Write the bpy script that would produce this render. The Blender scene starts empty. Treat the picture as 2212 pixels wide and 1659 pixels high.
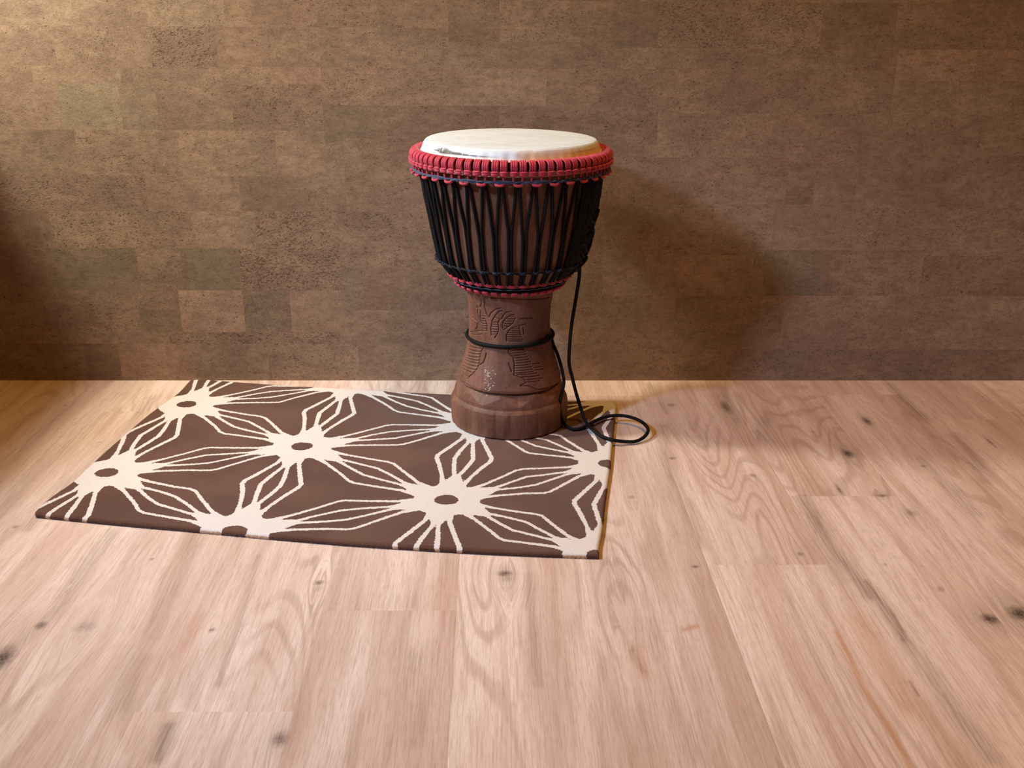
import bpy, math, random
import numpy as np
from mathutils import Vector, Matrix
random.seed(7); rng = np.random.default_rng(7)
scene = bpy.context.scene
C = bpy.context.collection
PI = math.pi

# ------------------------------------------------------------------ camera
CAM_H, WALL_Y = 0.8140, 2.1918
F_PX, PITCH, YAW, ROLL = 2200.0, 0.35909, 0.02076, 0.00727
fwd = Vector((math.sin(YAW)*math.cos(PITCH), math.cos(YAW)*math.cos(PITCH), -math.sin(PITCH)))
rt0 = Vector((math.cos(YAW), -math.sin(YAW), 0)); up0 = rt0.cross(fwd)
rt = rt0*math.cos(ROLL) + up0*math.sin(ROLL); up = up0*math.cos(ROLL) - rt0*math.sin(ROLL)
cam = bpy.data.objects.new('camera', bpy.data.cameras.new('camera')); C.objects.link(cam)
cam.matrix_world = Matrix(((rt.x, up.x, -fwd.x, 0), (rt.y, up.y, -fwd.y, 0), (rt.z, up.z, -fwd.z, CAM_H), (0, 0, 0, 1)))
cam.data.sensor_width = 36; cam.data.lens = F_PX*36/2212; cam.data.clip_start = 0.02
scene.camera = cam

# ------------------------------------------------------------------ colour management, sky, lights
vs = scene.view_settings
vs.view_transform = 'Standard'; vs.look = 'None'; vs.gamma = 1; vs.use_curve_mapping = False; vs.exposure = 0.0
w = bpy.data.worlds.new('room_air'); scene.world = w; w.use_nodes = True
bg = w.node_tree.nodes['Background']; bg.inputs[0].default_value = (1.0, 0.55, 0.25, 1); bg.inputs[1].default_value = 0.022

def lamp(name, kind, loc, target, size, power, col, angle=None):
    l = bpy.data.lights.new(name, kind); m_ = max(col); l.energy = power*m_; l.color = [c/m_ for c in col]
    if kind == 'AREA': l.size = size
    else: l.shadow_soft_size = size; l.spot_size = math.radians(angle); l.spot_blend = 1.0
    o = bpy.data.objects.new(name, l); C.objects.link(o); o.location = loc
    o.rotation_euler = (Vector(target)-Vector(loc)).to_track_quat('-Z', 'Y').to_euler()
    return o
lamp('spot_light', 'SPOT', (-1.90, 0.25, 1.90), (0.06, 1.52, 0.15), 0.14, 1.0, (170, 218, 284), 44)   # cool spot from the front left
lamp('ceiling_lamp_light', 'AREA', (0.65, 1.35, 3.3), (0.5, 1.5, 0.0), 0.60, 1.0, (47, 25, 4.5))     # warm lamp overhead
lamp('wall_lamp_light', 'AREA', (-1.55, 1.80, 1.55), (-0.75, 2.19, 0.85), 0.20, 1.0, (25, 25, 20)).data.spread = math.radians(122)     # lamp close to the wall on the left

# ------------------------------------------------------------------ helpers
def ray(px, py):
    return rt*((px-1106.0)/F_PX) + up*(-(py-829.5)/F_PX) + fwd
def on_z(px, py, z):                 # where the sight line meets a level plane
    d = ray(px, py); t = (z-CAM_H)/d.z; return Vector((d.x*t, d.y*t, z))
def on_y(px, py, Y):                 # where it meets a plane parallel to the wall
    d = ray(px, py); t = Y/d.y; return Vector((d.x*t, Y, CAM_H+d.z*t))

def new_mesh(name, V, Fq, mat, parent=None, smooth=True, uv=None):
    """V: (n,3); Fq: (m,4) int array or list of polygons"""
    me = bpy.data.meshes.new(name)
    V = np.asarray(V, dtype=np.float32)
    if isinstance(Fq, np.ndarray):
        n = Fq.shape[1]; m = Fq.shape[0]
        me.vertices.add(len(V)); me.vertices.foreach_set('co', V.ravel())
        me.loops.add(m*n); me.loops.foreach_set('vertex_index', Fq.astype(np.int32).ravel())
        me.polygons.add(m); me.polygons.foreach_set('loop_start', np.arange(0, m*n, n, dtype=np.int32))
        me.polygons.foreach_set('loop_total', np.full(m, n, dtype=np.int32))
        me.update(calc_edges=True)
    else:
        me.from_pydata([tuple(map(float, v)) for v in V], [], [tuple(int(i) for i in f) for f in Fq])
        me.update()
    if smooth: me.polygons.foreach_set('use_smooth', [True]*len(me.polygons))
    if uv is not None:
        ul = me.uv_layers.new(name='UVMap'); li = np.zeros(len(me.loops), dtype=np.int32)
        me.loops.foreach_get('vertex_index', li)
        ul.data.foreach_set('uv', np.asarray(uv, dtype=np.float32)[li].ravel())
    if mat: me.materials.append(mat)
    o = bpy.data.objects.new(name, me); C.objects.link(o)
    if parent: o.parent = parent
    return o
def vattr(o, name, arr, kind='FLOAT', domain='POINT'):
    a = o.data.attributes.new(name, kind, domain)
    arr = np.asarray(arr, dtype=np.float32)
    a.data.foreach_set({'FLOAT': 'value', 'FLOAT_VECTOR': 'vector', 'FLOAT_COLOR': 'color'}[kind], arr.ravel())
def grid_faces(nu, nv, off=0, wrap=False):
    """vertex index = off + j*nu + i"""
    i = np.arange(nu if wrap else nu-1); j = np.arange(nv-1)
    I, J = np.meshgrid(i, j); I2 = (I+1) % nu
    return np.stack([off+J*nu+I, off+J*nu+I2, off+(J+1)*nu+I2, off+(J+1)*nu+I], -1).reshape(-1, 4)

class MB:                            # collects tubes and grids into ONE mesh
    def __init__(s): s.V = []; s.F = []; s.UV = []; s.n = 0
    def add(s, V, F, UV):
        s.V.append(np.asarray(V, float)); s.F.append(F+s.n); s.UV.append(np.asarray(UV, float)); s.n += len(V)
    def tube(s, pts, r, sides=8, closed=False, cap=True):
        P = np.asarray(pts, float); n = len(P)
        R = np.full(n, r) if np.isscalar(r) else np.asarray(r, float)
        if closed: T = np.roll(P, -1, 0)-np.roll(P, 1, 0)
        else: T = np.gradient(P, axis=0)
        T /= np.linalg.norm(T, axis=1)[:, None]+1e-12
        a = np.array([0, 0, 1.0]) if abs(T[0][2]) < 0.9 else np.array([0, 1.0, 0])
        N = np.cross(T[0], a); N /= np.linalg.norm(N); Ns = [N]
        for k in range(1, n):
            N = N-T[k]*(N@T[k]); N /= np.linalg.norm(N); Ns.append(N)
        Ns = np.array(Ns); B = np.cross(T, Ns)
        if closed:                   # spread the closing twist
            N2 = Ns[-1]-T[0]*(Ns[-1]@T[0]); N2 /= np.linalg.norm(N2)
            ang = math.atan2(N2@B[0], N2@Ns[0]); tw = -ang*np.arange(n)/n
            Ns, B = Ns*np.cos(tw)[:, None]+B*np.sin(tw)[:, None], B*np.cos(tw)[:, None]-Ns*np.sin(tw)[:, None]
        L = np.concatenate([[0], np.cumsum(np.linalg.norm(np.diff(P, axis=0), axis=1))])
        th = np.linspace(0, 2*PI, sides, endpoint=False)
        V = P[:, None]+R[:, None, None]*(Ns[:, None]*np.cos(th)[None, :, None]+B[:, None]*np.sin(th)[None, :, None])
        UV = np.stack([np.broadcast_to(th/(2*PI), (n, sides)), np.broadcast_to(L[:, None], (n, sides))], -1)
        V = V.reshape(-1, 3); UV = UV.reshape(-1, 2); F = grid_faces(sides, n, 0, True)
        if closed:
            i = np.arange(sides); F = np.concatenate([F, np.stack([(n-1)*sides+i, (n-1)*sides+(i+1) % sides, (i+1) % sides, i], -1)])
        elif cap:
            for k, o in ((0, P[0]-T[0]*R[0]*0.5), (n-1, P[-1]+T[-1]*R[-1]*0.5)):
                c = len(V); V = np.vstack([V, o]); UV = np.vstack([UV, [0, L[k]]])
                i = np.arange(0, sides, 2); a_, b_, c_ = k*sides+i, k*sides+(i+1) % sides, k*sides+(i+2) % sides
                q = np.stack([c_, b_, a_, np.full(len(i), c)], -1) if k == 0 else np.stack([a_, b_, c_, np.full(len(i), c)], -1)
                F = np.concatenate([F, q])
        s.add(V, F, UV)
    def build(s, name, mat, parent=None):
        return new_mesh(name, np.vstack(s.V), np.vstack(s.F), mat, parent, True, np.vstack(s.UV))
def spline(pts, n):                  # Catmull-Rom through the points
    P = np.asarray(pts, float); P = np.vstack([2*P[0]-P[1], P, 2*P[-1]-P[-2]]); out = []
    seg = len(P)-3; tt = np.linspace(0, seg-1e-9, n)
    for t in tt:
        k = int(t); u = t-k; a, b, c, d = P[k:k+4]
        out.append(.5*((2*b)+(-a+c)*u+(2*a-5*b+4*c-d)*u*u+(-a+3*b-3*c+d)*u**3))
    return np.array(out)

def empty(name, loc):
    o = bpy.data.objects.new(name, None); C.objects.link(o); o.location = loc; o.empty_display_size = .05; return o

# node helpers
def mat_new(name):
    m = bpy.data.materials.new(name); m.use_nodes = True; nt = m.node_tree
    return m, nt, nt.nodes['Principled BSDF']
def N(nt, typ, **kw):
    n = nt.nodes.new(typ)
    for k, v in kw.items():
        if k.startswith('i_'):
            key = k[2:]; key = int(key) if key.isdigit() else key.replace('_', ' ')
            n.inputs[key].default_value = v
        else: setattr(n, k, v)
    return n
def L(nt, a, b): nt.links.new(a, b)
def math_(nt, op, a, b=None, c=None, clamp=False):
    n = nt.nodes.new('ShaderNodeMath'); n.operation = op; n.use_clamp = clamp
    for k, v in enumerate((a, b, c)):
        if v is None: continue
        if isinstance(v, (int, float)): n.inputs[k].default_value = v
        else: nt.links.new(v, n.inputs[k])
    return n.outputs[0]
def maprange(nt, v, a, b, c=0., d=1., smooth=True):
    n = nt.nodes.new('ShaderNodeMapRange'); n.interpolation_type = 'SMOOTHSTEP' if smooth else 'LINEAR'
    nt.links.new(v, n.inputs[0])
    for k, x in zip((1, 2, 3, 4), (a, b, c, d)): n.inputs[k].default_value = x
    return n.outputs[0]
def mix(nt, fac, a, b, mode='MIX'):
    n = nt.nodes.new('ShaderNodeMix'); n.data_type = 'RGBA'; n.blend_type = mode
    ins = [i for i in n.inputs if i.enabled] if False else n.inputs
    F_, A_, B_ = n.inputs[0], n.inputs[6], n.inputs[7]
    for s_, v in ((F_, fac), (A_, a), (B_, b)):
        if isinstance(v, (int, float)): s_.default_value = v
        elif isinstance(v, tuple): s_.default_value = (*v, 1) if len(v) == 3 else v
        else: nt.links.new(v, s_)
    return n.outputs[2]
def noise(nt, vec, scale, detail=3, rough=.55, dist=0.):
    n = N(nt, 'ShaderNodeTexNoise'); n.inputs['Scale'].default_value = scale; n.inputs['Detail'].default_value = detail
    n.inputs['Roughness'].default_value = rough; n.inputs['Distortion'].default_value = dist
    nt.links.new(vec, n.inputs['Vector']); return n.outputs['Fac']
def mapping(nt, vec, scale=(1, 1, 1), loc=(0, 0, 0)):
    n = N(nt, 'ShaderNodeMapping'); n.inputs['Scale'].default_value = scale; n.inputs['Location'].default_value = loc
    nt.links.new(vec, n.inputs['Vector']); return n.outputs[0]
def bump(nt, h, strength, dist, bsdf, prev=None):
    b = N(nt, 'ShaderNodeBump'); b.inputs['Strength'].default_value = strength; b.inputs['Distance'].default_value = dist
    nt.links.new(h, b.inputs['Height'])
    if prev is not None: nt.links.new(prev, b.inputs['Normal'])
    nt.links.new(b.outputs[0], bsdf.inputs['Normal']); return b.outputs[0]
def attr(nt, name):
    n = N(nt, 'ShaderNodeAttribute'); n.attribute_name = name; return n
def srgb(r, g, b):
    f = lambda c: (c/255/12.92) if c/255 <= .04045 else ((c/255+.055)/1.055)**2.4
    return (f(r), f(g), f(b))

# ------------------------------------------------------------------ wall of cork tiles
def cork(r, g, b):
    c = srgb(r, g, b); return (c[0]*.83, c[1]*.82, c[2]*.88)
def cork_material():
    m, nt, b = mat_new('cork_tile')
    geo = N(nt, 'ShaderNodeTexCoord').outputs['Object']
    t = attr(nt, 'tile'); sep = N(nt, 'ShaderNodeSeparateColor'); L(nt, t.outputs['Color'], sep.inputs[0])
    tone, hue, spk = sep.outputs[0], sep.outputs[1], sep.outputs[2]
    off = attr(nt, 'tile_shift')
    va = N(nt, 'ShaderNodeVectorMath', operation='ADD'); L(nt, geo, va.inputs[0]); L(nt, off.outputs['Vector'], va.inputs[1]); p = va.outputs[0]
    big = noise(nt, mapping(nt, p, (1, 1, 1.4)), 6, 4, .6)
    mid = noise(nt, mapping(nt, p, (1, 1, 1.9)), 28, 5, .62)
    fine = noise(nt, mapping(nt, p, (1, 1, 1.5)), 260, 4, .7)
    base = mix(nt, maprange(nt, big, .3, .7), cork(150, 122, 101), cork(176, 146, 118))
    base = mix(nt, maprange(nt, mid, .35, .7, 0, .5), base, cork(124, 98, 80))
    base = mix(nt, math_(nt, 'MULTIPLY', maprange(nt, hue, .5, 0., 0, 1, False), .55), base, cork(146, 134, 108))
    base = mix(nt, math_(nt, 'MULTIPLY', maprange(nt, hue, .5, 1., 0, 1, False), .45), base, cork(168, 126, 106))
    # speckles: dark bark pores, clustered
    pv = mapping(nt, p, (1, 1, 1.7))
    n1 = noise(nt, pv, 150, 3, .6, .3); n2 = noise(nt, pv, 300, 2, .5)
    clus = noise(nt, mapping(nt, p, (1, 1, 1.6), (3, 1, 2)), 11, 3, .6)
    lim = math_(nt, 'SUBTRACT', .672, math_(nt, 'MULTIPLY', spk, .10))
    lim = math_(nt, 'SUBTRACT', lim, math_(nt, 'MULTIPLY', maprange(nt, clus, .45, .72), .055))
    s1 = math_(nt, 'MULTIPLY', math_(nt, 'SUBTRACT', n1, lim), 15, None, True)
    s2 = math_(nt, 'MULTIPLY', math_(nt, 'SUBTRACT', n2, lim), 12, None, True)
    s3 = math_(nt, 'MULTIPLY', maprange(nt, noise(nt, mapping(nt, p, (1, 1, 2.4), (7, 0, 5)), 40, 3, .6, .8), .69, .74), .7)
    spots = math_(nt, 'MAXIMUM', math_(nt, 'MAXIMUM', s1, math_(nt, 'MULTIPLY', s2, .7)), s3)
    gr = noise(nt, mapping(nt, p, (1, 1, 1.5)), 75, 4, .7)
    base = mix(nt, maprange(nt, gr, .3, .58, .42, 0), base, cork(112, 84, 66))
    col = mix(nt, math_(nt, 'MULTIPLY', spots, .62), base, cork(70, 45, 34))
    g = maprange(nt, fine, .3, .7, .80, 1.18, False)
    g = math_(nt, 'MULTIPLY', g, tone)
    cv = N(nt, 'ShaderNodeCombineColor'); [L(nt, g, cv.inputs[k]) for k in range(3)]
    col = mix(nt, 1.0, col, cv.outputs[0], 'MULTIPLY')
    L(nt, col, b.inputs['Base Color']); b.inputs['Roughness'].default_value = .62; b.inputs['Specular IOR Level'].default_value = .3
    h = math_(nt, 'SUBTRACT', math_(nt, 'MULTIPLY', fine, .5), spots)
    bump(nt, h, .35, .002, b)
    return m
# x0, y0, x1, y1 (photo px), tone, hue (-1 olive .. 1 reddish), pores
TILES = [(0,0,156,57,1.05,-.2,.2),(156,0,320,57,1.,0,.2),(320,0,490,57,.98,-.2,.4),(490,0,610,57,.95,.3,.2),(610,0,690,57,.95,.5,.5),
(0,57,118,145,1.05,0,.2),(118,57,320,145,.98,.1,.5),(320,57,468,145,.92,.3,1.),(468,57,580,145,1.03,.3,.3),(580,57,700,145,1,0,.3),
(0,145,70,180,.93,.5,.3),(70,145,260,180,1.06,0,.1),(260,145,283,180,.86,0,.2),(283,145,585,180,1.03,0,.3),(585,145,697,180,1.06,.4,.1),
(0,180,128,281,.93,.2,.3),(128,180,260,281,1.05,-.7,.3),(260,180,340,281,1.,-.3,.2),(340,180,500,281,.97,0,.3),(500,180,697,281,.93,.4,.6),
(0,281,167,380,.86,.1,.2),(167,281,390,380,.97,.1,.5),(390,281,595,380,1.05,0,.3),(595,281,700,380,1.07,.1,.05),
(0,380,320,457,.97,.2,.8),(320,380,520,457,1.03,.1,.1),(520,380,585,457,.88,.3,.2),(585,380,702,457,.98,0,.4),
(0,457,110,535,.92,.1,.5),(110,457,300,535,1.04,0,.9),(300,457,415,535,.97,.2,.7),(415,457,552,535,1.05,0,.4),(552,457,735,535,.97,.3,.9),
(0,535,104,627,.95,0,.3),(104,535,298,627,.83,-.6,.3),(298,535,392,627,.97,0,.5),(392,535,520,627,.82,-.6,.2),(520,535,738,627,1.,.2,1.25),
(0,627,300,717,.95,.1,.5),(300,627,390,672,.9,.2,.4),(300,672,390,717,.77,-.4,.2),(390,627,526,717,1.2,.2,.5),(526,627,628,717,.84,-.4,.5),(628,627,738,717,1.04,.5,.2),
(0,717,185,742,.96,.1,.4),(185,717,365,742,1.02,.1,.4),(365,717,540,742,.84,.2,.9),(540,717,742,742,.92,.1,1.),
(0,742,185,821,.95,0,.4),(185,742,260,821,.84,-.1,.3),(260,742,360,821,.98,.2,.4),(360,742,435,821,1.06,.2,.1),(435,742,580,821,.92,-.1,.3),(580,742,775,821,1.,.1,.7),
(690,0,818,60,.98,.1,.3),(818,0,969,60,.96,.1,.3),(690,60,969,144,1.05,0,.5),(969,0,1078,90,.86,.3,.3),(969,90,1078,144,.93,.1,.5),(1078,0,1230,91,1.03,.1,.5),(1230,0,1318,91,.97,.1,.3),
(1078,91,1220,144,.87,-.3,.2),(1220,91,1420,144,.95,.1,.3),
(697,144,735,228,1.02,.4,.5),(735,144,957,228,1.,.4,.4),(957,144,1180,228,1.09,.2,.2),(1180,144,1295,230,.97,.5,.2),(1295,144,1420,230,.93,.3,.4),
(700,228,830,310,.9,-.4,.1),(830,228,1080,310,.87,.1,.1),(1080,228,1420,310,.9,.1,.3),(704,310,745,457,.98,.1,.3),(745,300,960,457,.93,.2,.5),(960,300,1350,457,.92,.2,.3),
(735,457,1300,578,.95,.1,.6),(784,578,947,669,.87,.4,.2),(738,578,784,669,.95,-.5,.2),(947,578,1300,669,.96,-.3,.2),(738,669,1300,744,.96,.2,.3),(775,744,1300,821,.96,.2,.3),
(1318,0,1420,103,.82,-.3,.2),(1420,0,1775,103,1.04,.1,.9),(1775,0,1935,115,.84,-.2,.3),(1935,0,2260,110,.98,.2,.3),(1935,110,2260,175,1.08,.3,.2),
(1420,103,1690,155,.97,.1,.4),(1690,103,1935,155,.92,.2,.5),(1400,155,1660,245,1.,.4,.4),(1660,155,1930,245,.99,.2,.4),(1930,175,2260,270,.94,0,.3),
(1420,245,1655,340,1.03,.3,.4),(1655,245,1855,350,.98,.5,.2),(1855,250,2260,365,.96,.1,.2),(1340,340,1700,441,.97,.5,.4),(1700,350,1760,441,.86,.1,.2),(1760,352,1850,441,1.02,.3,.2),(1850,356,2260,450,.95,.1,.2),
(1300,441,1540,540,.97,.2,.4),(1540,441,1670,480,1.06,.3,.2),(1670,441,1850,544,1.,.6,.3),(1540,480,1670,544,.98,.3,.4),(1850,448,2260,553,.97,.2,.4),
(1300,540,1355,636,.94,.2,.2),(1355,585,1655,636,1.05,-.1,.2),(1650,544,1772,636,.80,-.7,.2),(1772,546,1990,640,.9,.1,.3),(1990,553,2260,643,.88,.4,.3),
(1300,636,1456,755,.96,.2,.3),(1456,640,1690,720,.93,.2,.5),(1690,640,1840,755,1.05,.3,.3),(1840,641,2005,755,1.,.4,.2),(2005,643,2260,755,1.04,.3,.2),(1456,720,1690,755,1.03,0,.2),
(1300,755,1400,820,.95,0,.2),(1400,755,1640,820,.95,.3,.4),(1640,755,1995,820,1.,.2,.4),(1995,755,2260,820,.93,.1,.2)]
def build_wall():
    X0, X1, Z0, Z1 = -2.6, 2.6, 0.0, 2.6
    R = []
    for (x0, y0, x1, y1, b, h, s) in TILES:
        a = on_y(x0, (y0+y1)/2, WALL_Y).x; c = on_y(x1, (y0+y1)/2, WALL_Y).x
        if x0 == 0: a -= .12
        z1 = on_y((x0+x1)/2, y0, WALL_Y).z; z0 = on_y((x0+x1)/2, y1, WALL_Y).z
        if y1 >= 820: z0 = 0.0
        R.append([a, c, z0, z1, b, h, s])
    def cluster(v, tol):             # neighbouring joints fall on one line
        v = sorted(v); out = []; cur = [v[0]]
        for x in v[1:]:
            if x-cur[-1] < tol: cur.append(x)
            else: out.append(sum(cur)/len(cur)); cur = [x]
        out.append(sum(cur)/len(cur)); return out
    r2 = random.Random(3); base = []
    z = 0.0
    while z < Z1:
        hh = r2.choice((.028, .08, .095, .105)); x = X0-r2.random()*.2
        while x < X1:
            ww = r2.uniform(.12, .30); base.append([x, x+ww, z, z+hh, r2.uniform(.86, 1.08), r2.uniform(-.5, .5), r2.uniform(.1, .7)]); x += ww
        z += hh
    xs = cluster([v for r in R for v in r[:2]], .004); zs = cluster([v for r in R for v in r[2:4]], .004)
    xmin, xmax, zmax = min(r[0] for r in R), max(r[1] for r in R), max(r[3] for r in R)
    # inside the photo: exact joints; outside: rows of random strips
    V, F, T, S = [], [], [], []
    def quad(a, c, z0, z1, t, sh):
        n = len(V); V.extend([(a, WALL_Y, z0), (c, WALL_Y, z0), (c, WALL_Y, z1), (a, WALL_Y, z1)]); F.append((n, n+1, n+2, n+3)); T.append((t[0], t[1]*.5+.5, t[2], 1)); S.append(sh)
    shifts = [(rng.uniform(-9, 9), rng.uniform(-9, 9), rng.uniform(-9, 9)) for _ in R]
    xs[0], xs[-1], zs[0] = xmin, xmax, 0.0
    for a, c in zip(xs[:-1], xs[1:]):
        for z0, z1 in zip(zs[:-1], zs[1:]):
            mx, mz = (a+c)/2, (z0+z1)/2; hit = None
            for k, r in enumerate(R):
                if r[0]-.001 <= mx <= r[1]+.001 and r[2]-.001 <= mz <= r[3]+.001: hit = k
            if hit is None:
                k = min(range(len(R)), key=lambda k: max(R[k][0]-mx, mx-R[k][1], 0)+2*max(R[k][2]-mz, mz-R[k][3], 0)); hit = k
            quad(a, c, z0, z1, R[hit][4:], shifts[hit])
    zt = zs[-1]
    for (a, c, z0, z1, b, h, s) in base:
        sh = (rng.uniform(-9, 9), rng.uniform(-9, 9), rng.uniform(-9, 9))
        a, c = max(a, X0), min(c, X1)
        if c <= a: continue
        if z1 > zt: quad(a, c, max(z0, zt), min(z1, Z1), (b, h, s), sh)
        if z0 < zt:
            if a < xmin: quad(a, min(c, xmin), z0, min(z1, zt), (b, h, s), sh)
            if c > xmax: quad(max(a, xmax), c, z0, min(z1, zt), (b, h, s), sh)
    n = len(V); D = .12              # wall body behind the facing
    V += [(X0, WALL_Y+.001, -.1), (X1, WALL_Y+.001, -.1), (X1, WALL_Y+D, -.1), (X0, WALL_Y+D, -.1), (X0, WALL_Y+.001, Z1), (X1, WALL_Y+.001, Z1), (X1, WALL_Y+D, Z1), (X0, WALL_Y+D, Z1)]
    bx = [(n, n+1, n+5, n+4), (n+1, n+2, n+6, n+5), (n+2, n+3, n+7, n+6), (n+3, n, n+4, n+7), (n+4, n+5, n+6, n+7)]
    for f in bx: F.append(f); T.append((1, .5, .3, 1)); S.append((0, 0, 0))
    o = new_mesh('wall_back', V, F, cork_material(), None, False)
    vattr(o, 'tile', T, 'FLOAT_COLOR', 'FACE'); vattr(o, 'tile_shift', S, 'FLOAT_VECTOR', 'FACE')
    o['kind'] = 'structure'
build_wall()
def build_shade_blocker():  # unseen half wall, added to shade the lower-left corner
    m, nt, b = mat_new('blocker_brown'); p = N(nt, 'ShaderNodeTexCoord').outputs['Object']
    L(nt, mix(nt, noise(nt, p, 12, 4), cork(130, 104, 86), cork(150, 120, 98)), b.inputs['Base Color']); b.inputs['Roughness'].default_value = .8
    x0, x1, y0, y1, z0, z1, c = -1.36, -1.23, 1.20, WALL_Y-.001, .0005, .85, .006
    V = [(x0, y0, z0), (x1, y0, z0), (x1, y1, z0), (x0, y1, z0), (x0, y0, z1-c), (x1, y0, z1-c), (x1, y1, z1-c), (x0, y1, z1-c), (x0+c, y0+c, z1), (x1-c, y0+c, z1), (x1-c, y1, z1), (x0+c, y1, z1)]
    F = [(3, 2, 1, 0), (0, 1, 5, 4), (1, 2, 6, 5), (2, 3, 7, 6), (3, 0, 4, 7), (4, 5, 9, 8), (5, 6, 10, 9), (6, 7, 11, 10), (7, 4, 8, 11), (8, 9, 10, 11)]
    o = new_mesh('shade_blocker_left', V, F, m, None, False); o['kind'] = 'structure'
build_shade_blocker()

# ------------------------------------------------------------------ floor of oak planks
def oak_material():
    m, nt, b = mat_new('oak_plank')
    g = attr(nt, 'grain').outputs['Vector']; f = attr(nt, 'figure'); sep = N(nt, 'ShaderNodeSeparateColor'); L(nt, f.outputs['Color'], sep.inputs[0])
    tone, knot, streak = sep.outputs
    warm = attr(nt, 'warm_streak').outputs['Fac']
    wide = noise(nt, mapping(nt, g, (1, .085, 1)), 13, 4, .6, .3)
    band = noise(nt, mapping(nt, g, (1, .05, 1), (5, 2, 0)), 42, 4, .6)
    fib = noise(nt, mapping(nt, g, (1, .03, 1)), 330, 3, .6)
    fib2 = noise(nt, mapping(nt, g, (1, .05, 1), (2, 9, 0)), 900, 2, .5)
    fig = noise(nt, mapping(nt, g, (1, .14, 1), (1, 4, 0)), 5.5, 2, .4)
    rings = math_(nt, 'SINE', math_(nt, 'MULTIPLY', fig, 185))
    ringm = maprange(nt, noise(nt, mapping(nt, g, (1, .25, 1), (8, 8, 0)), 4.0, 2, .5), .48, .62)
    col = mix(nt, maprange(nt, wide, .33, .68), srgb(202, 173, 163), srgb(226, 203, 198))
    col = mix(nt, maprange(nt, band, .46, .70, 0, .52), col, srgb(176, 143, 130))
    col = mix(nt, maprange(nt, band, .42, .28, 0, .5), col, srgb(230, 211, 207))
    col = mix(nt, math_(nt, 'MULTIPLY', math_(nt, 'MULTIPLY', maprange(nt, rings, .1, 1.), ringm), .40), col, srgb(158, 125, 112))
    col = mix(nt, maprange(nt, fib, .44, .68, 0, .38), col, srgb(166, 133, 120))
    col = mix(nt, maprange(nt, fib2, .45, .7, 0, .32), col, srgb(160, 128, 116))
    col = mix(nt, math_(nt, 'MULTIPLY', warm, .55), col, srgb(180, 116, 72))
    sn = maprange(nt, fib, .3, .65, .5, 1.)
    col = mix(nt, math_(nt, 'MULTIPLY', math_(nt, 'MULTIPLY', streak, sn), .72), col, srgb(110, 84, 70))
    kn = math_(nt, 'MULTIPLY', knot, maprange(nt, noise(nt, g, 160, 3, .6), .3, .6, .55, 1.))
    col = mix(nt, kn, col, srgb(58, 40, 34))
    cv = N(nt, 'ShaderNodeCombineColor'); [L(nt, tone, cv.inputs[k]) for k in range(3)]
    col = mix(nt, 1., col, cv.outputs[0], 'MULTIPLY')
    L(nt, col, b.inputs['Base Color']); b.inputs['Roughness'].default_value = .52; b.inputs['Specular IOR Level'].default_value = .35
    bump(nt, math_(nt, 'ADD', fib, math_(nt, 'MULTIPLY', fib2, .5)), .12, .001, b)
    return m
PLX0, PLW = -0.8190, 0.192
# knots: px, py, length across (m), length along (m), strength
KNOTS = [(1832,980,.011,.020,1.),(1873,910,.008,.022,.9),(1568,880,.010,.040,.75),(1450,875,.008,.010,.5),(1905,1071,.010,.005,.8),(1967,1108,.009,.016,.5),
(2139,1337,.013,.013,1.),(2204,1326,.018,.020,1.),(2,1424,.016,.030,1.),(88,1351,.008,.010,.8),(182,1354,.016,.014,.35),(689,1259,.007,.007,.85),(689,1272,.006,.009,.3),
(458,1361,.005,.005,.8),(328,1208,.004,.004,.7),(605,1597,.010,.014,.7),(1091,1239,.012,.009,.85),(1099,1250,.008,.012,.3),(1502,1224,.006,.005,.8),(1452,990,.007,.006,.8),
(1364,1074,.007,.006,.55),(1626,1027,.007,.008,.55),(1994,1007,.006,.006,.6),(33,1138,.006,.005,.7),(2032,1273,.006,.007,.5),(1729,1197,.006,.007,.6),(1335,1262,.010,.018,.25),
(2140,956,.003,.03,.8),(1813,1058,.004,.028,.8),(1912,1220,.003,.004,.6),(1757,932,.006,.004,.4),(1332,1354,.004,.006,.35),(540,842,.01,.01,.1),(141,876,.005,.004,.5),(215,955,.003,.004,.5)]
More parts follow.
